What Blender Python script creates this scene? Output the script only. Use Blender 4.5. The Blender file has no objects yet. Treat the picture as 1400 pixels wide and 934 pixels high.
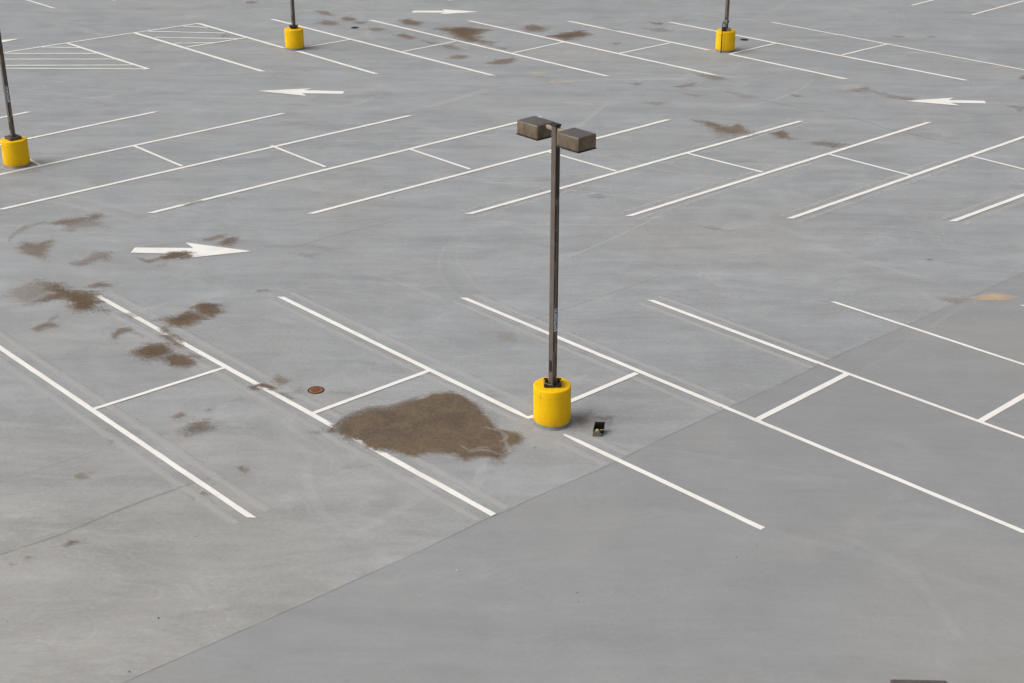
import bpy, bmesh, math, random, json
import numpy as np
from mathutils import Matrix, Vector
random.seed(7); rng = np.random.default_rng(7)
# world coordinates (metres) of everything painted, stained or standing on the deck
D = json.loads('''{"cam":{"loc":[0.0,0.0,11.515843562587328],"r":[0.9993828961798261,0.03512292186581337,0.00045517340742995676],"u":[-0.014839829885521953,0.41043450415721866,0.9117693223870756],"w":[-0.03183718379806279,0.9112134207510478,-0.4107024416423432],"lens":50.40426372597364},"lines":[["F",[-13.646,27.718],[-4.652,18.806],0.105,"x","x"],["F",[-9.717,27.586],[-0.944,19.019],0.11,"x","j"],["F",[-5.831,27.643],[-0.497,22.294],0.11,"x","r"],["F",[-0.357,22.36],[-0.504,22.307],0.12,"p","r"],["F",[0.156,21.678],[3.151,18.768],0.105,"r","p"],["F",[-1.982,27.722],[2.97,22.843],0.11,"x","x"],["F",[2.958,22.856],[7.088,18.807],0.1,"p","p"],["F",[1.918,27.748],[4.973,24.718],0.11,"x","x"],["F",[4.962,24.731],[11.14,18.807],0.085,"p","p"],["F",[5.719,27.794],[15.057,18.807],0.08,"x","x"],["F",[9.611,27.758],[18.662,18.807],0.08,"x","x"],["F",[-8.181,22.363],[-6.246,24.145],0.09,"p","p"],["F",[-4.292,22.328],[-2.382,24.162],0.1,"p","p"],["F",[0.141,22.87],[1.486,24.188],0.11,"p","p"],["F",[3.48,22.354],[5.382,24.278],0.12,"p","p"],["F",[7.352,22.438],[9.704,24.741],0.12,"p","p"],["M",[-16.115,41.94],[-24.538,32.967],0.128,"x","x"],["M",[-12.277,42.098],[-21.006,32.967],0.128,"x","x"],["M",[-8.375,42.074],[-17.567,32.967],0.128,"x","x"],["M",[-4.535,41.959],[-13.727,32.967],0.128,"x","x"],["M",[-0.621,41.959],[-9.975,32.842],0.128,"x","x"],["M",[3.216,41.803],[-6.064,32.93],0.128,"x","x"],["M",[7.121,41.778],[-2.218,33.044],0.128,"x","x"],["M",[10.915,41.797],[1.672,33.035],0.128,"x","x"],["M",[14.985,41.959],[5.552,32.995],0.128,"x","x"],["M",[19.348,41.959],[9.43,32.935],0.128,"x","x"],["M",[-11.973,38.526],[-10.129,36.653],0.095,"p","p"],["M",[-8.117,38.667],[-6.284,36.728],0.095,"p","p"],["M",[-4.241,38.517],[-2.396,36.669],0.095,"p","p"],["M",[-0.37,38.378],[1.489,36.643],0.095,"p","p"],["M",[3.509,38.332],[5.368,36.689],0.095,"p","p"],["M",[7.393,38.398],[9.245,36.52],0.095,"p","p"],["M",[11.279,38.355],[12.904,36.636],0.095,"p","p"],["M",[-15.391,38.073],[-13.963,36.611],0.095,"p","p"],["B",[-14.008,54.891],[-9.972,50.841],0.145,"x","x"],["B",[-9.354,50.331],[-6.18,47.091],0.145,"x","x"],["B",[-16.001,53.135],[-10.04,47.306],0.145,"x","x"],["B",[-11.327,55.799],[-2.285,47.023],0.145,"x","x"],["B",[-7.47,55.763],[1.522,47.064],0.145,"x","x"],["B",[-3.611,55.769],[5.472,47.0],0.145,"x","x"],["B",[0.245,55.845],[5.246,51.046],0.145,"x","x"],["B",[5.947,50.398],[9.365,46.965],0.145,"x","x"],["B",[4.141,55.813],[13.281,46.933],0.145,"x","x"],["B",[8.078,55.96],[16.993,47.082],0.105,"x","x"],["B",[-9.38,50.816],[-7.781,52.277],0.1,"p","p"],["B",[-5.677,50.375],[-3.9,52.116],0.1,"p","p"],["B",[-1.731,50.351],[0.058,52.166],0.1,"p","p"],["B",[2.017,50.399],[3.917,52.153],0.1,"p","p"],["B",[5.888,50.43],[7.825,52.298],0.1,"p","p"],["B",[9.833,50.452],[11.812,52.29],0.1,"p","p"],["H1",[-16.001,53.135],[-17.985,51.338],0.105,"p","p"],["H1",[-17.985,51.338],[-20.5,48.978],0.105,"p","p"],["H1",[-17.985,51.338],[-13.963,47.492],0.12,"x","x"],["H1",[-18.828,50.641],[-17.244,50.582],0.1,"p","p"],["H1",[-19.623,49.607],[-16.403,49.726],0.1,"p","p"],["H1",[-20.496,48.682],[-15.509,48.889],0.1,"p","p"],["H1",[-20.144,47.767],[-14.666,48.044],0.1,"p","p"],["H1",[-20.001,47.393],[-14.005,47.49],0.1,"p","p"],["H2",[-14.008,54.891],[-16.001,53.135],0.105,"p","p"],["H2",[-13.484,50.804],[-11.676,52.415],0.1,"p","p"],["H2",[-14.46,54.365],[-13.475,54.163],0.1,"p","p"],["H2",[-15.544,53.408],[-12.618,53.197],0.1,"p","p"],["H2",[-15.026,52.39],[-11.885,52.247],0.1,"p","p"],["H2",[-14.082,51.423],[-12.566,51.612],0.1,"p","p"],["K",[14.231,59.481],[20.211,65.646],0.105,"x","x"],["K",[16.199,57.658],[21.989,63.638],0.105,"x","x"],["K",[-20.485,57.565],[-25.744,62.77],0.105,"x","x"],["K",[-18.526,59.283],[-20.698,61.332],0.105,"x","x"]],"ghosts":[[[-13.449,27.917],[-4.455,19.005],0.1,1],[[-13.843,27.519],[-4.849,18.607],0.1,1],[[-9.521,27.786],[-0.748,19.219],0.1,1],[[-9.913,27.386],[-1.14,18.819],0.1,1],[[-5.635,27.843],[-0.277,22.578],0.1,1],[[-6.027,27.443],[-0.669,22.178],0.1,1],[[0.36,21.815],[1.181,21.036],0.1,0.9],[[0.002,21.437],[0.823,20.658],0.1,0.9],[[-1.785,27.921],[3.19,23.014],0.1,1],[[-2.179,27.523],[2.796,22.616],0.1,1],[[2.115,27.947],[5.22,24.886],0.1,1.2],[[1.721,27.549],[4.826,24.488],0.1,1.2],[[11.926,34.828],[9.618,32.728],0.1,1],[[11.55,35.242],[9.242,33.142],0.1,1],[[10.754,37.551],[5.745,32.792],0.1,0.7],[[10.368,37.957],[5.359,33.198],0.1,0.7],[[6.823,37.576],[1.866,32.833],0.1,0.6],[[6.435,37.98],[1.478,33.237],0.1,0.6],[[0.841,35.489],[-2.028,32.838],0.1,0.3],[[0.461,35.901],[-2.408,33.25],0.1,0.3],[[7.312,41.573],[2.849,37.427],0.1,0.4],[[6.93,41.983],[2.467,37.837],0.1,0.4]],"arrows":[[[-9.697,30.112],[-9.695,30.447],[-8.35,30.463],[-8.617,30.818],[-6.974,30.309],[-8.578,29.741],[-8.397,30.08]],[[-9.698,44.708],[-8.03,44.137],[-8.222,44.449],[-6.926,44.433],[-6.902,44.756],[-8.219,44.847],[-7.989,45.099]],[[10.675,44.209],[12.288,43.701],[12.08,44.041],[13.168,43.994],[13.177,44.328],[12.091,44.368],[12.323,44.671]],[[-6.001,57.273],[-5.979,57.637],[-4.72,57.684],[-4.86,57.973],[-3.302,57.518],[-4.895,56.954],[-4.688,57.278]],[[-19.934,51.972],[-20.605,50.918],[-20.533,51.303],[-21.56,50.622],[-21.706,50.996],[-20.656,51.639],[-21.012,51.576]],[[-5.95,60.148],[-5.926,60.547],[-4.609,60.596],[-4.756,60.912],[-3.127,60.412],[-4.79,59.752],[-4.574,60.121]]],"joint":[[-23.6,-2.019],[-5.25,14.96],[-4.177,15.938],[-4.04,16.053],[-3.232,16.793],[-2.797,17.208],[-2.566,17.427],[-1.966,17.971],[-1.838,18.117],[-1.392,18.553],[-1.095,18.869],[-0.67,19.22],[-0.45,19.472],[0.914,20.701],[1.941,21.756],[2.889,22.674],[3.837,23.565],[4.928,24.658],[5.489,25.233],[6.406,26.06],[7.285,26.891],[8.42,27.971],[10.188,29.636],[39.133,57.244]],"seams":[[[[-8.629,17.219],[-8.149,17.662],[-7.488,18.199],[-6.744,18.991],[-6.007,19.683],[-5.286,20.26]],0.8],[[[-8.925,19.788],[-8.014,20.573],[-7.465,21.05]],0.3],[[[-0.918,26.262],[0.095,27.207],[1.58,28.554],[2.694,29.61]],0.45],[[[2.02,47.855],[4.745,45.683],[6.432,44.009],[8.484,42.422],[9.817,40.763],[11.704,39.138],[13.612,37.502]],0.5],[[[-7.012,30.979],[-6.116,30.625],[-5.295,31.436],[-3.688,32.679]],0.5]],"big":[[-3.775,21.641],[-3.761,21.877],[-3.605,22.166],[-3.283,22.488],[-2.924,22.552],[-2.585,22.831],[-2.3,23.045],[-1.908,23.234],[-1.729,23.119],[-1.511,22.885],[-1.396,22.629],[-1.303,22.45],[-1.171,22.133],[-0.994,21.824],[-0.758,21.729],[-0.633,21.631],[-0.61,21.429],[-0.744,21.324],[-0.89,21.252],[-0.815,20.959],[-0.948,20.781],[-1.14,20.87],[-1.327,20.864],[-1.508,20.774],[-1.677,20.961],[-1.934,21.036],[-2.156,21.055],[-2.358,20.859],[-2.625,21.012],[-2.85,21.049],[-3.081,21.127],[-3.434,21.394],[-3.615,21.537],[-3.719,21.588]],"stains":[[[[-12.246,32.076],[-11.974,32.288],[-11.494,32.511],[-11.258,32.796],[-11.06,32.595],[-11.205,32.316],[-11.642,31.964],[-11.979,31.885]],0.6,"m"],[[[-11.497,32.374],[-11.205,32.316],[-10.668,31.734],[-11.064,31.852],[-11.38,31.708],[-11.5,31.377],[-11.776,31.959]],0.35,"m"],[[[-12.845,31.264],[-12.74,31.857],[-12.359,32.206],[-12.291,32.074],[-12.627,31.663],[-12.733,31.076],[-12.686,30.636],[-12.797,30.883]],0.3,"m"],[[[-12.362,30.34],[-12.405,30.772],[-12.015,30.661],[-11.728,30.985],[-11.674,30.426],[-11.599,29.944],[-11.401,29.479],[-11.751,29.76],[-12.107,30.045]],0.6,"m"],[[[-10.862,29.383],[-10.594,29.743],[-10.551,30.162],[-10.192,30.115],[-10.012,29.647],[-10.306,29.636],[-10.535,29.28]],0.45,"m"],[[[-11.153,28.308],[-10.832,28.265],[-10.317,27.803],[-9.728,27.719],[-9.73,27.46],[-9.473,27.264],[-9.53,27.06],[-9.272,26.722],[-9.533,26.811],[-9.888,26.699],[-10.097,26.99],[-10.36,27.437],[-10.825,27.165],[-10.996,27.088],[-10.894,27.366],[-10.601,27.688],[-10.932,27.833]],0.85,"m"],[[[-11.669,27.807],[-11.459,28.188],[-11.07,28.365],[-10.714,27.424],[-11.02,27.158],[-11.347,27.299]],0.35,"m"],[[[-10.059,28.078],[-9.919,28.352],[-9.605,28.255],[-9.542,28.043],[-9.887,27.977]],0.55,"m"],[[[-10.48,25.817],[-10.327,26.152],[-10.084,26.113],[-10.005,25.927],[-10.233,25.872],[-10.314,25.665]],0.6,"m"],[[[-10.374,26.293],[-10.225,26.54],[-10.13,26.427],[-10.251,26.154]],0.35,"m"],[[[-8.814,25.554],[-8.733,25.926],[-8.513,25.953],[-8.462,25.769],[-8.654,25.652],[-8.65,25.379],[-8.766,25.393]],0.6,"m"],[[[-8.482,25.842],[-8.085,25.49],[-8.147,25.442],[-8.394,25.661]],0.25,"m"],[[[-8.005,26.331],[-7.709,26.68],[-7.499,26.934],[-7.116,26.459],[-7.224,26.264],[-7.537,25.988],[-7.777,26.036]],0.85,"m"],[[[-7.561,27.031],[-7.387,27.289],[-7.052,27.2],[-6.889,26.907],[-7.058,26.539],[-7.387,26.79]],0.85,"m"],[[[-8.02,26.093],[-7.833,25.959],[-7.254,25.294],[-7.39,25.245],[-7.836,25.681]],0.55,"m"],[[[-8.923,26.587],[-8.72,26.693],[-8.513,26.505],[-8.639,26.404]],0.3,"m"],[[[-9.008,29.86],[-8.824,30.141],[-8.504,30.237],[-8.33,30.087],[-8.408,29.846],[-8.8,29.714],[-9.046,29.682]],0.8,"m"],[[[-9.472,29.843],[-9.256,29.674],[-9.019,29.741],[-9.125,29.504],[-9.324,29.613]],0.5,"m"],[[[-8.577,29.84],[-8.327,30.039],[-8.248,29.887],[-8.464,29.726]],0.6,"m"],[[[-8.966,29.222],[-8.666,29.521],[-8.741,29.322]],0.25,"m"],[[[-8.327,30.945],[-8.021,31.337],[-7.796,31.422],[-7.811,31.191],[-8.11,30.953]],0.5,"m"],[[[-7.888,30.749],[-7.798,31.128],[-7.562,31.264],[-7.422,31.016],[-7.492,30.726],[-7.697,30.669]],0.65,"m"],[[[-9.353,33.503],[-9.019,33.879],[-8.908,33.81],[-9.196,33.437]],0.4,"m"],[[[-8.149,24.779],[-8.026,25.134],[-7.757,25.232],[-7.434,24.979],[-7.343,24.765],[-7.519,24.459],[-7.899,24.53]],0.85,"m"],[[[-7.587,24.584],[-7.354,24.808],[-7.05,24.604],[-6.828,24.358],[-6.96,24.087],[-7.302,24.173]],0.8,"m"],[[[-7.869,25.589],[-7.665,25.596],[-7.256,25.073],[-7.408,25.094]],0.55,"m"],[[[-7.148,24.858],[-6.753,24.572],[-6.84,24.484]],0.45,"m"],[[[-6.771,22.095],[-6.617,22.273],[-6.513,22.19],[-6.655,22.027]],0.5,"m"],[[[-6.441,21.628],[-6.354,21.875],[-6.118,21.99],[-5.874,21.787],[-5.908,21.647],[-6.078,21.537],[-6.307,21.413]],0.6,"m"],[[[-5.273,20.353],[-5.139,20.452],[-5.009,20.3],[-5.048,20.162]],0.5,"m"],[[[-7.827,19.983],[-7.719,20.128],[-7.55,19.962],[-7.643,19.885]],0.4,"m"],[[[-5.653,19.598],[-5.555,19.566],[-5.493,19.451],[-5.596,19.482]],0.5,"m"],[[[-5.851,19.485],[-5.66,19.375],[-5.673,19.305]],0.5,"m"],[[[-7.658,21.276],[-7.505,21.194],[-7.503,21.08]],0.35,"m"],[[[-5.703,23.33],[-5.506,23.415],[-5.401,23.201],[-5.545,23.234]],0.7,"m"],[[[-6.225,22.382],[-6.131,22.481],[-6.096,22.328]],0.45,"m"],[[[-5.916,22.726],[-5.695,22.96],[-5.596,22.813]],0.2,"m"],[[[-5.54,23.414],[-5.387,23.514],[-5.148,23.35],[-5.176,23.224],[-5.4,23.317]],0.75,"m"],[[[-5.256,23.558],[-5.212,23.88],[-4.89,23.651],[-4.938,23.53],[-5.055,23.408]],0.5,"m"],[[[-5.153,23.194],[-4.93,23.102],[-4.7,22.92],[-4.784,22.857]],0.45,"m"],[[[-4.835,23.144],[-4.677,23.422],[-4.563,23.154],[-4.686,23.073]],0.2,"m"],[[[-4.166,23.245],[-3.678,23.186],[-3.734,23.092],[-4.087,23.171]],0.2,"m"],[[[-4.282,21.671],[-4.013,21.715],[-4.035,21.542],[-4.201,21.571]],0.25,"m"],[[[-3.997,21.612],[-3.891,21.873],[-3.752,22.04],[-3.598,22.116],[-3.545,21.732],[-3.65,21.556],[-3.783,21.586]],0.95,"m"],[[[-3.899,21.928],[-3.618,22.259],[-3.29,22.539],[-3.129,22.589],[-3.179,22.455],[-3.486,22.263],[-3.769,21.933]],0.55,"m"],[[[-3.145,21.138],[-2.813,21.005],[-2.866,20.918],[-3.285,21.232]],0.6,"m"],[[[-0.747,21.224],[-0.729,20.898],[-0.681,21.16]],0.3,"m"],[[[0.273,22.363],[0.605,22.57],[0.567,22.231],[0.402,22.048]],0.35,"m"],[[[0.635,22.376],[0.998,22.425],[0.961,22.302],[0.764,22.259]],0.4,"m"],[[[0.827,22.169],[0.994,22.317],[0.956,22.103],[0.856,22.03]],0.2,"m"],[[[-7.307,17.907],[-7.248,18.075],[-7.082,18.045],[-7.195,17.911]],0.55,"m"],[[[-7.807,17.644],[-7.661,17.624],[-7.709,17.522]],0.4,"m"],[[[-7.975,17.413],[-7.82,17.443],[-7.85,17.294]],0.35,"m"],[[[-5.468,18.271],[-5.344,18.286],[-5.383,18.21]],0.25,"m"],[[[-9.498,55.201],[-9.211,55.704],[-8.638,55.303],[-8.671,54.781],[-9.138,54.764]],0.55,"m"],[[[-9.943,57.502],[-9.393,57.373],[-9.005,56.538],[-9.429,56.632]],0.5,"m"],[[[-8.751,56.078],[-8.508,56.448],[-8.007,56.034],[-8.132,55.603],[-8.47,55.661]],0.65,"m"],[[[-8.072,55.429],[-7.563,55.448],[-7.695,55.059],[-7.957,55.119]],0.55,"m"],[[[-7.388,54.082],[-7.078,54.465],[-6.709,54.074],[-6.989,53.73]],0.5,"m"],[[[-6.291,53.199],[-5.888,53.377],[-5.405,52.748],[-5.513,52.426],[-5.967,52.791]],0.65,"m"],[[[-6.361,55.81],[-6.024,56.108],[-5.393,55.249],[-5.498,54.831],[-6.055,54.982]],0.7,"m"],[[[-4.836,54.244],[-4.141,54.507],[-3.724,54.692],[-2.835,54.152],[-3.203,53.152],[-2.934,52.052],[-3.487,52.125],[-3.96,52.962],[-4.446,53.825]],0.85,"m"],[[[-2.985,52.363],[-2.287,52.169],[-2.564,51.511],[-2.99,51.833]],0.4,"m"],[[[-4.499,51.47],[-3.999,51.611],[-3.565,50.721],[-4.159,51.028]],0.45,"m"],[[[-3.97,49.429],[-3.747,49.981],[-3.245,49.885],[-3.441,49.363]],0.5,"m"],[[[-2.529,48.782],[-2.197,49.325],[-1.738,49.625],[-1.581,49.432],[-1.816,48.726],[-2.229,48.573]],0.65,"m"],[[[-5.222,52.279],[-4.535,51.899],[-4.752,51.644]],0.4,"m"],[[[-2.419,51.304],[-1.907,51.172],[-2.064,50.896]],0.35,"m"],[[[-1.557,54.637],[-1.139,55.131],[-0.483,54.575],[-0.795,53.961],[-1.288,53.877]],0.65,"m"],[[[-0.503,53.188],[0.23,53.834],[0.725,54.118],[1.07,53.473],[0.576,52.907],[0.16,52.511]],0.8,"m"],[[[1.62,54.553],[2.186,54.439],[2.068,54.101]],0.45,"m"],[[[1.663,52.068],[2.11,52.177],[1.994,51.772]],0.35,"m"],[[[3.285,55.818],[3.894,55.701],[3.757,55.211]],0.5,"m"],[[[3.078,54.54],[3.8,54.735],[4.117,54.144],[3.618,54.06]],0.35,"m"],[[[4.374,47.611],[5.159,47.301],[5.565,47.008],[5.163,46.688],[4.815,46.929]],0.45,"m"],[[[3.595,45.809],[4.334,46.331],[4.263,45.834],[3.796,45.646]],0.4,"m"],[[[2.121,46.124],[2.649,46.318],[2.505,45.842]],0.35,"m"],[[[2.583,43.705],[3.381,43.915],[2.944,43.405]],0.35,"m"],[[[3.693,45.041],[4.524,44.648],[4.241,44.452]],0.3,"m"],[[[3.911,41.766],[4.343,41.616],[4.945,40.989],[5.208,41.402],[5.421,40.374],[4.975,40.242],[4.567,40.48],[4.207,41.325]],0.75,"m"],[[[4.268,40.765],[5.416,40.807],[5.631,40.324],[4.493,39.707]],0.2,"m"],[[[5.097,45.379],[6.26,44.596],[5.819,44.348]],0.25,"m"],[[[-1.095,47.409],[-0.468,47.563],[-0.524,47.039],[-0.959,46.946]],0.3,"y"],[[[-0.455,46.531],[0.409,46.311],[0.285,45.933],[-0.265,46.036]],0.28,"y"],[[[2.882,60.122],[3.667,60.272],[3.572,59.947]],0.4,"y"],[[[6.027,40.397],[6.458,40.786],[6.627,39.88],[6.231,39.904]],0.7,"m"],[[[6.959,39.609],[7.474,39.684],[8.053,39.369],[7.627,39.022],[7.196,39.264]],0.5,"m"],[[[7.208,44.982],[7.691,44.648],[7.385,44.568]],0.5,"m"],[[[9.141,45.529],[9.886,45.992],[9.917,45.678],[9.449,45.254]],0.4,"m"],[[[9.752,45.599],[10.662,44.805],[11.218,44.663],[10.892,44.238],[10.323,44.583]],0.35,"m"],[[[12.171,53.66],[12.667,53.549],[12.383,53.347]],0.4,"m"],[[[13.427,53.707],[13.908,53.692],[13.647,53.458]],0.3,"m"],[[[15.045,47.231],[15.378,47.705],[15.281,46.986]],0.45,"m"],[[[13.684,43.845],[14.431,43.651],[13.927,43.086]],0.35,"m"],[[[8.842,45.881],[9.736,46.159],[9.72,45.43],[9.021,45.524]],0.15,"y"],[[[13.143,50.407],[15.786,48.297],[15.567,47.973],[13.062,50.061]],0.15,"y"],[[[8.601,28.073],[9.016,28.315],[9.367,28.307],[9.555,28.138],[9.234,27.963],[8.768,28.007]],0.8,"o"],[[[7.865,28.098],[8.502,28.141],[8.356,27.789],[8.199,27.783]],0.3,"m"],[[[5.357,27.853],[5.719,27.917],[5.653,27.752]],0.15,"m"],[[[8.18,30.366],[8.336,30.407],[8.285,30.276]],0.5,"m"],[[[-13.198,59.239],[-12.788,59.334],[-12.532,59.025],[-12.886,58.854]],0.5,"m"],[[[-12.809,52.956],[-12.285,52.813],[-12.508,52.548]],0.35,"m"],[[[-14.899,36.16],[-14.056,36.358],[-13.541,35.881],[-14.454,35.766]],0.2,"m"],[[[0.595,34.526],[0.931,34.763],[1.259,34.55],[0.876,34.358]],0.18,"m"],[[[3.344,32.376],[3.615,32.413],[3.982,32.071],[3.589,32.122]],0.2,"m"],[[[-6.012,30.267],[-5.449,30.227],[-5.529,29.927],[-5.886,30.032]],0.2,"m"],[[[-6.458,27.996],[-6.199,28.111],[-6.129,27.955],[-6.393,27.872]],0.35,"m"],[[[-1.256,26.104],[-0.906,25.932],[-0.827,25.572],[-1.125,25.651]],0.2,"m"]],"smears":[[[[-4.151,29.054],[-3.18,28.323],[-2.336,27.542]],0.25,1],[[[-8.33,43.464],[-6.764,42.912],[-5.51,44.558]],0.5,1],[[[-4.714,42.477],[-3.571,43.552],[-2.55,44.852],[-1.599,45.638]],0.5,1],[[[-4.501,35.754],[-3.453,34.762],[-2.13,34.458],[-1.16,33.147]],0.3,0.6],[[[-6.161,26.705],[-5.025,26.187],[-3.819,25.976],[-2.911,25.652]],0.3,0.7],[[[-3.832,21.416],[-4.062,20.394],[-3.608,19.027],[-3.054,18.307]],0.25,0.8],[[[-3.054,18.307],[-2.273,19.295],[-1.857,19.809]],0.3,0.8],[[[-5.186,22.463],[-4.23,21.401],[-3.465,20.416]],0.2,0.5],[[[1.289,28.993],[2.186,29.46],[3.12,29.145],[3.97,28.253]],0.5,0.6],[[[3.69,33.707],[4.434,33.957],[5.006,33.481],[4.643,32.666]],0.6,0.9],[[[3.936,30.895],[4.575,30.682],[4.951,31.028]],0.8,0.9],[[[5.272,30.944],[5.979,31.209],[6.508,30.427],[7.47,29.564],[8.247,28.821]],0.35,0.8],[[[10.578,40.412],[10.965,40.729],[11.145,40.433],[10.805,40.047]],0.6,1],[[[5.54,35.508],[6.482,34.37],[7.525,34.126]],0.4,0.6],[[[-11.408,30.819],[-9.956,32.398],[-9.408,34.544]],0.3,0.5],[[[-16.05,43.092],[-14.824,43.58],[-13.858,44.25],[-12.891,45.031]],0.5,0.7],[[[-20.052,54.991],[-18.226,53.724],[-16.301,51.898]],0.5,0.7],[[[-7.415,28.253],[-8.516,28.853],[-9.35,28.953],[-10.337,28.485]],0.3,0.5],[[[-8.303,28.645],[-8.164,29.529],[-7.791,29.907]],0.4,0.5],[[[-1.091,31.194],[-0.071,30.513],[1.085,30.322]],0.4,0.5],[[[5.201,22.007],[5.835,21.764],[6.339,20.768]],0.5,0.5],[[[3.601,19.07],[4.295,18.571],[4.939,17.994],[5.218,17.341],[5.492,15.972],[5.848,15.51]],0.25,0.6],[[[4.876,19.332],[4.423,18.678],[4.476,18.075]],0.3,0.5],[[[6.018,31.453],[5.134,32.425],[4.145,32.911]],0.4,0.6],[[[2.767,30.853],[3.887,30.424],[4.786,29.775]],0.4,-0.5],[[[4.959,18.092],[5.635,18.722],[6.461,19.389]],0.4,0.6],[[[-8.03,22.36],[-6.962,21.303],[-5.974,20.326]],0.25,-0.3],[[[-2.81,19.961],[-2.389,20.454],[-1.403,20.012]],0.3,0.4],[[[-9.67,24.124],[-8.247,23.542],[-6.975,23.901]],0.5,-0.3],[[[3.537,27.056],[5.058,27.302],[6.448,26.786]],0.6,-0.4],[[[-6.981,37.962],[-5.552,39.446],[-4.34,39.864]],0.4,-0.4],[[[-2.494,40.697],[-0.97,39.615],[0.688,38.947]],0.4,0.4],[[[-10.299,51.516],[-8.232,50.189],[-6.187,48.284]],0.6,0.4],[[[-7.573,23.566],[-6.738,22.407],[-6.458,20.805],[-5.625,19.86]],0.25,0.5],[[[-5.962,22.435],[-5.223,21.365],[-4.388,20.879]],0.2,0.5]],"bits":[[-1.412,17.478,1],[2.667,17.959,0],[3.679,20.585,0],[10.655,37.394,0],[-10.643,24.633,0],[-7.442,16.009,0],[-5.404,16.155,0],[0.326,16.966,0],[5.431,25.383,0],[-0.371,21.202,0],[-0.347,21.229,0],[-5.471,14.967,0],[6.588,31.542,0]],"drains":[[-4.38,23.254],[-7.886,54.345],[6.68,52.803]],"bases":{"c":[-0.077,22.182],"l":[-14.601,36.629],"fl":[-9.547,50.781],"fr":[5.788,51.024]},"box":[0.704,21.658]}''')
scene = bpy.context.scene
C = scene.collection
R = math.radians

# ------------------------------------------------------------------ helpers
def link(name, mesh, parent=None, mats=()):
    o = bpy.data.objects.new(name, mesh); C.objects.link(o)
    for m in mats: mesh.materials.append(m)
    if parent is not None: o.parent = parent
    return o
def tag(o, label=None, cat=None, group=None, kind=None):
    if label: o['label'] = label
    if cat: o['category'] = cat
    if group: o['group'] = group
    if kind: o['kind'] = kind
    return o
def empty(name, loc=(0, 0, 0), rz=0):
    o = bpy.data.objects.new(name, None); C.objects.link(o)
    o.location = loc; o.rotation_euler = (0, 0, rz); o.empty_display_size = .2
    return o
def bm_obj(name, bm, mat, parent=None, smooth=False):
    me = bpy.data.meshes.new(name); bm.normal_update(); bm.to_mesh(me); bm.free()
    if smooth:
        for p in me.polygons: p.use_smooth = True
    return link(name, me, parent, [mat] if mat else [])
def box(bm, x0, x1, y0, y1, z0, z1, bev=0, seg=2, M=None):
    r = bmesh.ops.create_cube(bm, size=1)
    vs = r['verts']
    for v in vs:
        v.co = Vector(((x0+x1)/2 + v.co.x*(x1-x0), (y0+y1)/2 + v.co.y*(y1-y0), (z0+z1)/2 + v.co.z*(z1-z0)))
    if bev:
        es = list({e for v in vs for e in v.link_edges})
        out = bmesh.ops.bevel(bm, geom=es, offset=bev, segments=seg, affect='EDGES', profile=.5)
        vs = [v for v in out['verts']]
    if M is not None:
        bmesh.ops.transform(bm, matrix=M, verts=list({v for v in vs if v.is_valid}))
def tube(bm, pts, r, n=10):
    rings = []
    pts = [Vector(p) for p in pts]
    for i, p in enumerate(pts):
        t = (pts[min(i+1, len(pts)-1)] - pts[max(i-1, 0)]).normalized()
        a = t.cross(Vector((0, 0, 1)))
        if a.length < .05: a = Vector((1, 0, 0))
        a.normalize(); b = t.cross(a).normalized()
        rings.append([bm.verts.new(p + (a*math.cos(2*math.pi*k/n) + b*math.sin(2*math.pi*k/n))*r) for k in range(n)])
    for i in range(len(rings)-1):
        for k in range(n):
            bm.faces.new((rings[i][k], rings[i][(k+1) % n], rings[i+1][(k+1) % n], rings[i+1][k]))
    bm.faces.new(rings[0][::-1]); bm.faces.new(rings[-1])
def lathe(bm, prof, n=64, wob=None):
    rings = []
    for r, z in prof:
        if r == 0:
            rings.append([bm.verts.new((0, 0, z))]); continue
        ring = []
        for k in range(n):
            a = 2*math.pi*k/n
            rr = r + (wob(a, z) if wob else 0)
            ring.append(bm.verts.new((rr*math.cos(a), rr*math.sin(a), z)))
        rings.append(ring)
    for A, B in zip(rings, rings[1:]):
        for k in range(n):
            a0, a1 = A[k % len(A)], A[(k+1) % len(A)]; b0, b1 = B[k % len(B)], B[(k+1) % len(B)]
            f = [a0]
            for v in (a1, b1, b0):
                if v not in f: f.append(v)
            if len(f) > 2: bm.faces.new(f)

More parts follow.
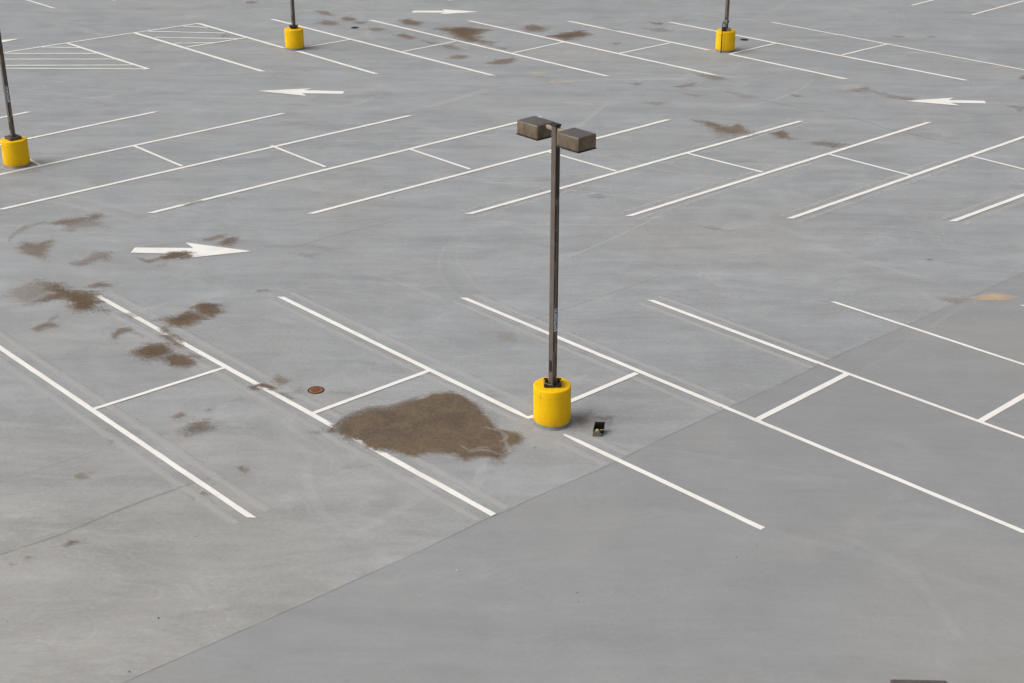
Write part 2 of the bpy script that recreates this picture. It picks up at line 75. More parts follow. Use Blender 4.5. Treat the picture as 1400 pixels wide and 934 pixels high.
# ------------------------------------------------------------------ node helpers
class NT:
    def __init__(s, name):
        s.m = bpy.data.materials.new(name); s.m.use_nodes = True
        s.t = s.m.node_tree; s.t.nodes.clear()
        s.out = s.t.nodes.new('ShaderNodeOutputMaterial')
    def n(s, typ, **k):
        nd = s.t.nodes.new(typ)
        for a, v in k.items():
            if a == 'ins':
                for kk, vv in v.items():
                    if isinstance(vv, bpy.types.NodeSocket): s.t.links.new(vv, nd.inputs[kk])
                    else: nd.inputs[kk].default_value = vv
            else: setattr(nd, a, v)
        return nd
    def math(s, op, a, b=0, clamp=False, c=None):
        ins = {0: a, 1: b}
        if c is not None: ins[2] = c
        return s.n('ShaderNodeMath', operation=op, use_clamp=clamp, ins=ins).outputs[0]
    def pos(s, obj=False):
        return s.n('ShaderNodeTexCoord').outputs['Object'] if obj else s.n('ShaderNodeNewGeometry').outputs['Position']
    def mapping(s, v, loc=(0, 0, 0), rot=(0, 0, 0), sc=(1, 1, 1)):
        return s.n('ShaderNodeMapping', ins={'Vector': v, 'Location': loc, 'Rotation': rot, 'Scale': sc}).outputs[0]
    def noise(s, v, scale, detail=3, rough=.5, dist=0, out=0):
        return s.n('ShaderNodeTexNoise', ins={'Vector': v, 'Scale': scale, 'Detail': detail, 'Roughness': rough, 'Distortion': dist}).outputs[out]
    def step(s, v, a, b, lo=0, hi=1, smooth=True):
        return s.n('ShaderNodeMapRange', interpolation_type='SMOOTHSTEP' if smooth else 'LINEAR', ins={0: v, 1: a, 2: b, 3: lo, 4: hi}).outputs[0]
    def mix(s, f, a, b, mode='MIX'):
        nd = s.n('ShaderNodeMix', data_type='RGBA', blend_type=mode)
        for i, v in ((0, f), (6, a), (7, b)):
            if isinstance(v, bpy.types.NodeSocket): s.t.links.new(v, nd.inputs[i])
            else: nd.inputs[i].default_value = v if i == 0 else (*v, 1)[:4]
        return nd.outputs[2]
    def bsdf(s, col, rough=.6, spec=.5, metal=0, normal=None, alpha=None):
        b = s.n('ShaderNodeBsdfPrincipled')
        for k, v in (('Base Color', col), ('Roughness', rough), ('Specular IOR Level', spec), ('Metallic', metal), ('Normal', normal), ('Alpha', alpha)):
            if v is None: continue
            if isinstance(v, bpy.types.NodeSocket): s.t.links.new(v, b.inputs[k])
            else: b.inputs[k].default_value = (*v, 1)[:4] if k == 'Base Color' else v
        s.t.links.new(b.outputs[0], s.out.inputs[0])
        return b
    def bump(s, h, strength=.2, dist=.01):
        return s.n('ShaderNodeBump', ins={'Height': h, 'Strength': strength, 'Distance': dist}).outputs[0]

def deck_material(name, base, warm, contrast=1.0, side0=(2.5, 8), nearq=(22, 13)):
    t = NT(name); P = t.pos()
    warp = t.noise(P, .35, 2, .5, 0, 1)
    Pw = t.n('ShaderNodeVectorMath', operation='MULTIPLY_ADD', ins={0: warp, 1: (.9, .9, 0), 2: P}).outputs[0]
    big = t.noise(P, .09, 3, .55, .6)                    # slow tone drift
    mid = t.noise(Pw, .75, 6, .70, .5)                   # dried puddles
    rA = t.mapping(Pw, rot=(0, 0, R(45)), sc=(.22, 1.5, 1))
    rB = t.mapping(Pw, rot=(0, 0, R(-45)), sc=(.2, 1.7, 1), loc=(7, 3, 0))
    rC = t.mapping(Pw, rot=(0, 0, R(4)), sc=(.16, 1.6, 1), loc=(3, 11, 0))
    sA = t.noise(rA, 1.0, 5, .62, .5); sB = t.noise(rB, 1.1, 5, .62, .6); sC = t.noise(rC, 1.0, 5, .62, .5)
    fine = t.noise(P, 14, 4, .65); grain = t.noise(P, 130, 2, .6)
    # wispy tide lines: thin ridges of a warped noise
    rid = t.noise(t.mapping(Pw, sc=(.6, .9, 1), loc=(20, 4, 0)), .75, 4, .6, 1.4)
    ridge = t.step(t.math('ABSOLUTE', t.math('SUBTRACT', rid, .5)), 0, .022, 1, 0)
    ridm = t.step(t.noise(P, .4, 2), .45, .62)
    ridge = t.math('MULTIPLY', ridge, ridm)
    v = t.math('MULTIPLY', t.math('SUBTRACT', big, .5), .16)
    m3 = t.noise(t.mapping(Pw, rot=(0, 0, R(-40)), sc=(.6, 1.4, 1), loc=(5, 50, 0)), 2.4, 6, .72, .5)
    for s_, k in ((m3, .20), (mid, .26), (sA, .20), (sB, .22), (sC, .02), (fine, .24), (grain, .34)):
        v = t.math('ADD', v, t.math('MULTIPLY', t.math('SUBTRACT', s_, .5), k*contrast))
    v = t.math('ADD', v, t.math('MULTIPLY', ridge, .06*contrast))
    # dried light scuffs with crisp, streaky edges
    for ang, off, lo, hi, k in ((38, 12, .53, .66, .085), (-47, 33, .54, .68, .085), (18, 61, .56, .66, .06), (80, 77, .57, .70, -.07)):
        sc = t.noise(t.mapping(Pw, rot=(0, 0, R(ang)), sc=(.33, 1.25, 1), loc=(off, off*.7, 0)), 1.15, 7, .74, .7)
        msk = t.step(t.noise(t.mapping(P, loc=(off, 5, 0)), .22, 3, .6), .40, .60)
        v = t.math('ADD', v, t.math('MULTIPLY', t.math('MULTIPLY', t.step(sc, lo, hi), msk), k*contrast*.65))
    fac = t.math('ADD', v, .975)
    wfac = t.step(t.noise(t.mapping(Pw, loc=(40, 9, 0)), .16, 4, .6, .5), .50, .85)
    # towards the near left and near right the coating is worn warmer
    sep = t.n('ShaderNodeSeparateXYZ', ins={0: P})
    near = t.step(sep.outputs[1], *nearq)
    side = t.step(t.math('ABSOLUTE', t.math('ADD', sep.outputs[0], .5)), *side0)
    wfac = t.math('MAXIMUM', wfac, t.math('MULTIPLY', near, side), True)
    col = t.mix(wfac, base, warm)
    col = t.n('ShaderNodeVectorMath', operation='SCALE', ins={0: col, 'Scale': fac}).outputs[0]
    # grit and tiny dark marks
    vor = t.n('ShaderNodeTexVoronoi', ins={'Vector': P, 'Scale': 2.2, 'Randomness': 1.0})
    spot = t.step(vor.outputs['Distance'], .012, .03, 1, 0)
    keep = t.math('GREATER_THAN', t.n('ShaderNodeSeparateColor', ins={0: vor.outputs['Color']}).outputs[0], .72)
    col = t.mix(t.math('MULTIPLY', t.math('MULTIPLY', spot, keep), .55), col, (.12, .11, .10))
    # brownish film of dust in patches
    df = t.step(t.noise(t.mapping(Pw, loc=(3, 31, 0), rot=(0, 0, R(20)), sc=(.5, 1, 1)), .5, 6, .68, 1.0), .60, .80, 0, .22)
    col = t.mix(df, col, (.27, .225, .185))
    h = t.math('ADD', t.math('MULTIPLY', grain, .6), t.math('MULTIPLY', fine, .5))
    ro = t.step(mid, .3, .7, .52, .68)
    t.bsdf(col, ro, .35, 0, t.bump(h, .25, .004))
    return t.m

deckM = deck_material('deck_coating', (.320, .327, .336), (.341, .333, .320), 1.55, (-1.5, 4.5), (25, 17))
recoatM = deck_material('newer_deck_coating', (.293, .296, .300), (.335, .325, .310), .75, (3.2, 6.5), (21, 12))

def paint_material(name, base, rough=.6):
    t = NT(name); P = t.pos()
    n1 = t.noise(P, 1.2, 4, .6, .5); n2 = t.noise(P, 22, 5, .7); n3 = t.noise(P, 5, 4, .6, 1)
    col = t.mix(t.step(n1, .35, .75, 0, .30), base, (.60, .55, .49))
    col = t.mix(t.step(n2, .60, .80, 0, .45), col, (.45, .42, .38))
    chip = t.math('MULTIPLY', t.step(t.noise(P, 75, 4, .75), .60, .66), t.step(n3, .46, .66))
    col = t.mix(t.math('MULTIPLY', chip, .7), col, (.34, .335, .33))
    col = t.mix(t.step(n3, .62, .80, 0, .35), col, (.42, .37, .31))
    t.bsdf(col, rough, .35, 0, t.bump(n2, .3, .003))
    return t.m
whiteM = paint_material('white_line_paint', (.87, .845, .805))

def film_material(name, lo=.30, hi=.72, rough=.85, mud=False, streak=1.0, k1=.8, k2=.55):
    """dirt or worn paint lying on the deck; coverage and tint come from the mesh's own colour attribute"""
    t = NT(name); P = t.pos()
    at = t.n('ShaderNodeAttribute', attribute_name='cover')
    a = at.outputs['Alpha']; c = at.outputs['Color']
    w = t.noise(P, 1.1, 3, .6, 0, 1)
    Pw = t.n('ShaderNodeVectorMath', operation='MULTIPLY_ADD', ins={0: w, 1: (.35, .35, 0), 2: P}).outputs[0]
    n1 = t.noise(Pw, 2.0, 6, .66, .6); n2 = t.noise(P, 17, 6, .72)
    sA = t.noise(t.mapping(Pw, rot=(0, 0, R(-40)), sc=(.5, 5, 1)), 1.6, 5, .68, .5)
    v = t.math('MULTIPLY', t.math('SUBTRACT', n1, .5), k1)
    v = t.math('ADD', v, t.math('MULTIPLY', t.math('SUBTRACT', n2, .5), k2))
    v = t.math('ADD', v, t.math('MULTIPLY', t.math('SUBTRACT', sA, .5), .75*streak))
    alpha = t.step(t.math('ADD', a, v), lo, hi)
    it = t.n('ShaderNodeAttribute', attribute_name='strength').outputs['Fac']
    alpha = t.math('MULTIPLY', alpha, it)
    def fill(col, al):
        # slab grey added to the colour, replacing light the film keeps off the slab
        under = t.n('ShaderNodeVectorMath', operation='SCALE', ins={0: (.33, .335, .34), 'Scale': t.math('SUBTRACT', 1.0, al)}).outputs[0]
        return t.n('ShaderNodeVectorMath', operation='ADD', ins={0: col, 1: under}).outputs[0]
    if mud:
        alpha = t.math('MULTIPLY', alpha, t.step(n2, .25, .60, .72, 1.0))
        col = t.mix(t.step(n1, .3, .7), t.mix(1.0, c, (.78, .76, .74), 'MULTIPLY'), t.mix(1.0, c, (1.35, 1.30, 1.24), 'MULTIPLY'))
        col = t.mix(t.step(n2, .55, .72, 0, .45), col, (.060, .045, .034))
        col = t.mix(t.step(t.noise(P, 60, 3, .7), .58, .74, 0, .45), col, (.23, .165, .105))
        t.bsdf(fill(col, alpha), rough, .2, 0, t.bump(t.math('ADD', n2, t.noise(P, 50, 3)), .6, .012), alpha)
    else:
        t.bsdf(fill(c, alpha), rough, .25, 0, None, alpha)
    return t.m
mudM = film_material('dried_mud', .20, .86, .9, True, 1.2, 1.0, 1.0)
patchM = film_material('thick_dried_mud', .20, .66, .92, True, .55, .95, .55)
ghostM = film_material('ghost_of_removed_paint', .0, .8, .6, False, .12, .2, .25)
smearM = film_material('water_smear', .15, 1.0, .6, False, .9, .7, .5)

def metal_paint(name, base, dark, rough=.45, scale=6, vert=True, spec=.5, k=.6):
    t = NT(name); P = t.pos(True)
    Pm = t.mapping(P, sc=(1, 1, .22)) if vert else P
    n1 = t.noise(Pm, scale*3, 5, .7, .4); n2 = t.noise(P, scale*14, 4, .7)
    col = t.mix(t.step(n1, .38, .72, 0, k), base, dark)
    col = t.mix(t.step(n2, .62, .8, 0, .35), col, tuple(min(1, x*1.7+.02) for x in base))
    t.bsdf(col, t.step(n1, .3, .7, rough-.1, rough+.15), spec, 0, t.bump(n2, .15, .002))
    return t.m
bronzeM = metal_paint('weathered_bronze_paint', (.140, .110, .088), (.062, .05, .040), .40, 5)
headM = None
def head_material():
    t = NT('sun_faded_bronze_housing'); P = t.pos(True)
    n1 = t.noise(t.mapping(P, sc=(1, 1, .3)), 9, 5, .7, .5); n2 = t.noise(P, 60, 4, .7)
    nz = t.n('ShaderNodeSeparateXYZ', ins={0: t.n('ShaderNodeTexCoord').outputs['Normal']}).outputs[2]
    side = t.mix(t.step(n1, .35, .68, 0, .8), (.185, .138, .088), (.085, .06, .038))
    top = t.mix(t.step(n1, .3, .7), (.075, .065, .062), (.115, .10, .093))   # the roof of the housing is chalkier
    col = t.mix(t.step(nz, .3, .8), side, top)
    col = t.mix(t.step(n2, .60, .78, 0, .35), col, (.22, .19, .16))
    t.bsdf(col, .36, .5, 0, t.bump(n2, .12, .002))
    return t.m
headM = head_material()
blackM = metal_paint('black_metal', (.014, .012, .011), (.006, .005, .005), .5, 8, False)
capM = metal_paint('dark_brown_cover_plate', (.085, .070, .058), (.03, .024, .02), .5, 9, False)
armM = metal_paint('pale_bare_bracket', (.36, .30, .25), (.16, .13, .10), .45, 8, False)
steelM = metal_paint('galvanised_steel', (.30, .29, .27), (.10, .08, .06), .45, 9, False)
lensM = metal_paint('dusty_lamp_glass', (.25, .25, .23), (.12, .11, .10), .2, 5, False)
navyM = metal_paint('navy_sticker', (.02, .06, .20), (.012, .03, .09), .4, 20, False)
letterM = metal_paint('pale_sticker_print', (.85, .90, .98), (.5, .55, .65), .5, 20, False)
streakM = metal_paint('rubbed_and_shade_black', (.022, .019, .017), (.01, .009, .008), .45, 8)  # serves both rubbed marks and painted-on shade of the pole

def yellow_material():
    t = NT('yellow_concrete_paint'); P = t.pos(True)
    n1 = t.noise(P, 3.2, 5, .65, .6); n2 = t.noise(P, 38, 5, .7)
    n3 = t.noise(t.mapping(P, sc=(1, 1, .18)), 8, 4, .6, .4)
    z = t.n('ShaderNodeSeparateXYZ', ins={0: P}).outputs[2]
    col = t.mix(t.step(n1, .35, .7, 0, .8), (.93, .56, .002), (.87, .485, .002))
    col = t.mix(t.step(n3, .55, .78, 0, .30), col, (.52, .26, .01))
    col = t.mix(t.step(n2, .66, .80, 0, .40), col, (.42, .25, .04))
    # roller line where the second coat stops, and scuffs near the foot
    zz = t.math('ADD', z, t.math('MULTIPLY', t.math('SUBTRACT', t.noise(P, 5, 3), .5), .05))
    band = t.math('MULTIPLY', t.step(zz, .56, .575), t.step(zz, .60, .585))
    col = t.mix(t.math('MULTIPLY', t.math('MULTIPLY', band, t.step(n1, .42, .56)), .28), col, (.42, .26, .02))
    foot = t.math('MULTIPLY', t.step(zz, .16, .07), t.step(n2, .42, .62))
    chips = t.math('MULTIPLY', t.step(t.noise(P, 30, 5, .75), .63, .67), t.step(t.noise(P, 4, 2), .50, .60))
    col = t.mix(t.math('MULTIPLY', chips, .75), col, (.30, .24, .15))
    rn = t.noise(t.mapping(P, sc=(1, 1, .06)), 11, 3, .6)
    run = t.math('MULTIPLY', t.step(rn, .60, .70), t.step(z, .25, .70))
    col = t.mix(t.math('MULTIPLY', run, .35), col, (.40, .22, .03))
    col = t.mix(t.math('MULTIPLY', foot, .45), col, (.40, .27, .07))
    h = t.math('ADD', t.math('MULTIPLY', n2, .5), n1)
    t.bsdf(col, .62, .22, 0, t.bump(h, .22, .010))
    return t.m
yellowM = yellow_material()
skirtM = paint_material('grey_coated_skirt', (.15, .16, .165), .6)
def rust_material():
    t = NT('rusted_drain_iron'); P = t.pos(True)
    n1 = t.noise(P, 26, 5, .7, .5); n2 = t.noise(P, 90, 3, .7)
    col = t.mix(t.step(n1, .30, .52), (.10, .03, .010), (.50, .18, .06))
    col = t.mix(t.step(n2, .55, .7, 0, .6), col, (.66, .36, .17))
    t.bsdf(col, .85, .2, 0, t.bump(n1, .6, .01)); return t.m
rustM = rust_material()
holeM = metal_paint('wet_dark_drain', (.022, .014, .011), (.01, .008, .007), .6, 20, False)

# ------------------------------------------------------------------ setting: the roof deck of the parking structure
def sheet(name, poly, z, mat, parent):
    bm = bmesh.new()
    bm.faces.new([bm.verts.new((x, y, z)) for x, y in poly])
    bmesh.ops.triangulate(bm, faces=bm.faces[:])
    for f in bm.faces:
        if f.normal.z < 0: f.normal_flip()
    return bm_obj(name, bm, mat, parent)
deck = sheet('parking_deck', [(-900, -300), (900, -300), (900, 1500), (-900, 1500)], 0, deckM, None)
tag(deck, 'pale grey coated parking deck with faint water marks and tyre smears', kind='structure')
J = D['joint']
recoat = sheet('recoated_slab', J + [(J[-1][0], J[0][1])], .004, recoatM, deck)
recoat['label'] = 'darker, smoother grey coating in the near right corner'

def ribbon_mesh(name, segs, z, mat, parent=None):
    """dark hairline joints: thin ribbons a few mm above the slab"""
    bm = bmesh.new()
    for pts, w in segs:
        prev = None
        dense = []
        for (x0, y0), (x1, y1) in zip(pts, pts[1:]):
            n = max(1, int(math.hypot(x1-x0, y1-y0)/.35))
            dense += [(x0+(x1-x0)*k/n, y0+(y1-y0)*k/n) for k in range(n)]
        dense.append(tuple(pts[-1]))
        for i, (x, y) in enumerate(dense):
            a = dense[max(i-1, 0)]; b = dense[min(i+1, len(dense)-1)]
            l = math.hypot(b[0]-a[0], b[1]-a[1]) or 1
            nx, ny = -(b[1]-a[1])/l, (b[0]-a[0])/l
            ww = w*(.45+1.0*random.random())/2; sh = random.uniform(-.2, .2)*w
            cur = (bm.verts.new((x+nx*(sh+ww), y+ny*(sh+ww), z)), bm.verts.new((x+nx*(sh-ww), y+ny*(sh-ww), z)))
            if prev: bm.faces.new((prev[0], prev[1], cur[1], cur[0]))
            prev = cur
    for f in bm.faces:
        f.normal_update()
        if f.normal.z < 0: f.normal_flip()
    return bm_obj(name, bm, mat, parent)

# films with per-vertex cover -----------------------------------------------
def cover_object(name, verts, faces, cov, col, stren, mat, parent=None):
    me = bpy.data.meshes.new(name); me.from_pydata(verts, [], faces); me.update()
    at = me.color_attributes.new('cover', 'FLOAT_COLOR', 'POINT')
    at.data.foreach_set('color', np.column_stack([np.asarray(col), np.asarray(cov)]).astype(np.float32).ravel())
    st = me.attributes.new('strength', 'FLOAT', 'POINT')
    st.data.foreach_set('value', np.asarray(stren, dtype=np.float32))
    return link(name, me, parent, [mat])
class Cover:
    def __init__(s): s.v, s.f, s.a, s.c, s.s = [], [], [], [], []
    def strip(s, pts, w, strength, col, z, taper=True, prof=(0, .75, 1, .75, 0), jit=0):
        """a band along pts, soft across its width and at its ends"""
        dense = []
        for i in range(len(pts)-1):
            p0 = pts[max(i-1, 0)]; p1 = pts[i]; p2 = pts[i+1]; p3 = pts[min(i+2, len(pts)-1)]
            n = max(2, int(math.hypot(p2[0]-p1[0], p2[1]-p1[1])/.25)); n = min(n, 60)
            for k in range(n):
                t = k/n
                dense.append(tuple(.5*(2*p1[j]+(p2[j]-p0[j])*t+(2*p0[j]-5*p1[j]+4*p2[j]-p3[j])*t*t+(3*p1[j]-p0[j]-3*p2[j]+p3[j])*t**3) for j in (0, 1)))
        dense.append(tuple(pts[-1])); N = len(dense); m = len(prof); base = len(s.v)
        for i, (x, y) in enumerate(dense):
            a = dense[max(i-1, 0)]; b = dense[min(i+1, N-1)]; l = math.hypot(b[0]-a[0], b[1]-a[1]) or 1
            nx, ny = -(b[1]-a[1])/l, (b[0]-a[0])/l
            e = min(1, 4*min(i, N-1-i)/N) if taper else (1 if 0 < i < N-1 else .6)
            for k, q in enumerate(prof):
                o = (k/(m-1)-.5)*w
                s.v.append((x+nx*o, y+ny*o, z)); s.a.append(q*(e**.6)); s.c.append(col); s.s.append(strength)
            if i:
                for k in range(m-1):
                    p = base+(i-1)*m+k; s.f.append((p, p+1, p+m+1, p+m))
    def blob(s, poly, strength, col, z, feather=None, pad=1.0, step=None):
        P = np.array(poly); mn, mx = P.min(0), P.max(0); size = mx-mn
        ar = abs(np.sum(P[:, 0]*np.roll(P[:, 1], -1)-P[:, 1]*np.roll(P[:, 0], -1)))/2
        per = np.sum(np.hypot(*(P-np.roll(P, -1, 0)).T)); th = 2*ar/per
        fe = feather or max(.05, th*.75)
        st = step or max(.03, min(.12, th/3)); pd = fe*pad
        xs = np.arange(mn[0]-pd, mx[0]+pd+st, st); ys = np.arange(mn[1]-pd, mx[1]+pd+st, st)
        X, Y = np.meshgrid(xs, ys, indexing='ij'); q = np.stack([X.ravel(), Y.ravel()], 1)
        d = np.full(len(q), 1e9); ins = np.zeros(len(q), bool)
        for a, b in zip(P, np.roll(P, -1, 0)):
            ab = b-a; t = np.clip(((q-a)@ab)/(ab@ab+1e-12), 0, 1); pr = a+t[:, None]*ab
            d = np.minimum(d, np.hypot(*(q-pr).T))
            cond = ((a[1] > q[:, 1]) != (b[1] > q[:, 1]))
            with np.errstate(divide='ignore', invalid='ignore'):
                xc = (b[0]-a[0])*(q[:, 1]-a[1])/(b[1]-a[1])+a[0]
            ins ^= cond & (q[:, 0] < xc)
        sd = np.where(ins, d, -d); cov = np.clip(.5+.5*sd/fe, 0, 1)
        # the outermost ring of the grid has no cover at all
        cov = np.where(sd < -.95*fe, 0, cov)
        nx, ny = len(xs), len(ys); idx = -np.ones(nx*ny, int); G = cov.reshape(nx, ny)
        base = len(s.v); cells = []
        mxc = np.maximum.reduce([G[:-1, :-1], G[1:, :-1], G[:-1, 1:], G[1:, 1:]])
        for i, j in zip(*np.nonzero(mxc > 0)):
            cells.append((i*ny+j, (i+1)*ny+j, (i+1)*ny+j+1, i*ny+j+1))
        for ce in cells:
            fc = []
            for k in ce:
                if idx[k] < 0:
                    idx[k] = len(s.v); s.v.append((q[k, 0], q[k, 1], z)); s.a.append(float(cov[k])); s.c.append(col); s.s.append(strength)
                fc.append(int(idx[k]))
            s.f.append(tuple(fc))
    def build(s, name, mat, parent=None): return cover_object(name, s.v, s.f, s.a, s.c, s.s, mat, parent)

jd = np.array(J)
jointM = metal_paint('dirty_joint_sealant', (.23, .225, .22), (.15, .145, .14), .7, 6, False)
ribbon_mesh('slab_joint', [(J, .007)], .0065, jointM, deck)
cv = Cover()
for pts, s_ in D['seams']: cv.strip(pts, .09, .62*s_, (.19, .185, .18), .0062, prof=(0, .9, 1, .9, 0))
cv.build('slab_seams', smearM, deck)

# ghosts of lines painted over, left and right of the present stall lines
def clip_recoat(a, b):
    """keep only the stretch of a-b on the old coating (left of the joint)"""
    def right(p):
        for (x0, y0), (x1, y1) in zip(J, J[1:]):
            if x0 <= p[0] <= x1: return p[1] < y0+(y1-y0)*(p[0]-x0)/(x1-x0)
        return False
    n = 200; out = []
    for k in range(n+1):
        p = (a[0]+(b[0]-a[0])*k/n, a[1]+(b[1]-a[1])*k/n)
        if not right(p): out.append(p)
    return (out[0], out[-1]) if len(out) > 1 else None
cv = Cover()
for a, b, w, s_ in D['ghosts']:
    r = clip_recoat(a, b)
    if r:
        n = 14; pts = [(r[0][0]+(r[1][0]-r[0][0])*k/n, r[0][1]+(r[1][1]-r[0][1])*k/n) for k in range(n+1)]
        cv.strip(pts, w*1.5, .50*s_, (.385, .375, .36), .0048, taper=False, prof=(.0, .95, 1, .95, .0))
        cv.strip([(p[0]+w*.75, p[1]+w*.75) for p in pts], w*.35, .30*s_, (.22, .215, .205), .0052, taper=False, prof=(.0, .9, .9, .0))
        cv.strip(pts, w*3.0, .14*s_, (.345, .33, .31), .0042, taper=False, prof=(.0, .6, .9, .6, .0))
cv.build('ghost_stripes', ghostM, deck)['label'] = 'faint beige ghosts of removed stripes beside the stall lines'

# smears of water, dust and tyres
cv = Cover()
z = .0070
for pts, w, s_ in D['smears']:
    z += .00002
    cv.strip(pts, w, (.09 if pts[0][1] < 21 and pts[0][0] > 1 else .15)*abs(s_), (.46, .455, .45) if s_ > 0 else (.20, .20, .20), z)
for i in range(110):
    x = random.uniform(-16, 20); y = random.uniform(12, 75)
    if y > 60: x *= 1.5
    A = random.choice([R(45), R(135), R(0), R(0), R(20), R(160)]) + random.gauss(0, .15)
    L_ = random.uniform(2, 8); k = random.gauss(0, .13); pts = [(x, y)]
    for j in range(6):
        A += k; x += math.cos(A)*L_/6; y += math.sin(A)*L_/6; pts.append((x, y))
    z += .00002; light = random.random() < .68
    w = random.uniform(.08, .35); st = random.uniform(.06, .20)*(.5 if y < 22 else 1)
    cv.strip(pts, w, st, (.45, .445, .44) if light else (.19, .19, .19), z)
    if random.random() < .3:
        cv.strip([(p[0]+random.uniform(.3, .5), p[1]+.35) for p in pts], w*.8, st*.8, (.45, .445, .44) if light else (.19, .19, .19), z+.00001)
tag(cv.build('water_smears', smearM), 'faint pale and dark smears left by tyres and drying water', kind='stuff')

# ------------------------------------------------------------------ white paint
rowsdef = {'F': ('stall_markings', 'slanted stall lines and bay ends of the nearest row'),
           'M': ('stall_markings', 'slanted stall lines and bay ends of the middle row'),
           'B': ('stall_markings', 'slanted stall lines and bay ends of the far row'),
           'H1': ('hatched_marking', 'triangular no-parking hatching beside the far left lamp'),
           'H2': ('hatched_marking', 'small no-parking hatching at the head of the far row'),
           'K': ('stall_markings', 'stall line ends of the row beyond the far row')}
rows = {}
for k, (nm, lb) in rowsdef.items():
    xs = [l for l in D['lines'] if l[0] == k]
    r = empty(nm, (xs[0][1][0], xs[0][1][1], 0)); tag(r, 'white painted ' + lb, kind='structure'); rows[k] = r
def line_mesh(a, b, w, ca, cb, z):
    a = Vector(a); b = Vector(b); d = (b-a).normalized(); n = Vector((-d.y, d.x)); L_ = (b-a).length
    pts = []
    N = max(2, int(L_/.3))
    def off(cut, side, sgn):
        if cut == 'x' and abs(d.y) > .2: return -side*n.y/d.y*(w/2)     # end cut along the aisle
        if cut == 'j': return side*n.dot(Vector((-.69, .72)))*0 + side*.0
        return 0
    lft, rgt = [], []
    for i in range(N+1):
        t = i/N
        for side, lst in ((1, lft), (-1, rgt)):
            e = off(ca, side, 1)*(1-t)*(i == 0) + off(cb, side, 1)*(i == N)
            ww = w/2 + random.gauss(0, .0022)
            if (i == 0 and ca == 'r') or (i == N and cb == 'r'): ww *= .55
            p = a+d*(L_*t+e)+n*side*ww
            lst.append((p.x, p.y))
    if ca == 'r': rgt.insert(0, tuple(a-d*w*.35+n*-.2*w)); lft.insert(0, tuple(a-d*w*.35+n*.2*w))
    if cb == 'r': rgt.append(tuple(b+d*w*.35+n*-.2*w)); lft.append(tuple(b+d*w*.35+n*.2*w))
    bm = bmesh.new()
    lv = [bm.verts.new((x, y, z)) for x, y in lft]; rv = [bm.verts.new((x, y, z)) for x, y in rgt]
    for i in range(len(lv)-1): bm.faces.new((lv[i], rv[i], rv[i+1], lv[i+1]))
    return bm
for i, (k, a, b, w, ca, cb) in enumerate(D['lines']):
    r = rows[k]; bm = line_mesh(a, b, w, ca, cb, .0100+.00012*(i % 9))
    o = bm_obj('painted_line', bm, whiteM, r)
    o.matrix_parent_inverse = Matrix.Translation(-r.location)
alabels = ['large white arrow painted in the near aisle, brown dirt across its shaft',
           'white arrow painted in the middle aisle between the hatched bay and the lamp posts',
           'clean white arrow painted at the right end of the middle aisle',
           'small white arrow painted in the far aisle near the brown stains',
           'white arrow partly hidden behind the leaning-looking pole at the left edge',
           'white arrow cut off by the top edge beyond the far aisle']
for P, lb in zip(D['arrows'], alabels):
    o = sheet('painted_arrow', P, .0104, whiteM, None)
    tag(o, lb, 'arrow marking', 'direction arrows painted in the aisles')

# ------------------------------------------------------------------ mud and paint scuffs
MUD = (.108, .071, .040)
cv = Cover(); z = .0125
for poly, s_, kind in D['stains']:
    z += .00004
    if kind == 'm':
        lean = random.uniform(.9, 1.15); c = tuple(v*lean for v in MUD)
        cv.blob(poly, min(1, s_*1.15+.03), c, z)
        cv.blob(poly, s_*.34, (.25, .205, .165), z-.0016, feather=.34)     # thin film around it
    elif kind == 'y': cv.blob(poly, s_, (.40, .33, .17), z)
    else: cv.blob(poly, s_*.58, (.58, .37, .12), z)
tag(cv.build('dirt_stains', mudM), 'scattered brown dried-mud stains on the grey deck', kind='stuff')
cv = Cover()
cv.blob(D['big'], .93, (.108, .071, .036), .0180, feather=.20, step=.03)
cv.blob(D['big'], .35, (.24, .20, .165), .0172, feather=.45, step=.06)
pts = [D['big'][k] for k in (0, 1, 2, 3, 4, 5, 6)]
cv.strip([(x-.05, y+.12) for x, y in pts], .10, .6, (.15, .11, .08), .0184)
cv.strip([(x-.03, y+.02) for x, y in pts], .12, .7, (.085, .062, .045), .0186)
B_ = D['big']; n_ = len(B_)
for k0, ox, oy, w_s in ((17, 0, .25, .10), (18, .05, .15, .08), (20, 0, .2, .10), (14, -.25, .05, .12), (13, -.3, .1, .10), (21, .05, .3, .08)):
    q = [B_[(k0+j) % n_] for j in range(4)]
    cv.strip([(p[0]+ox, p[1]+oy) for p in q], w_s*.8, .24, (.31, .29, .265), .0190)
tag(cv.build('mud_patch', patchM), 'large brown dried-mud patch across a stall left of the central lamp', 'mud patch')

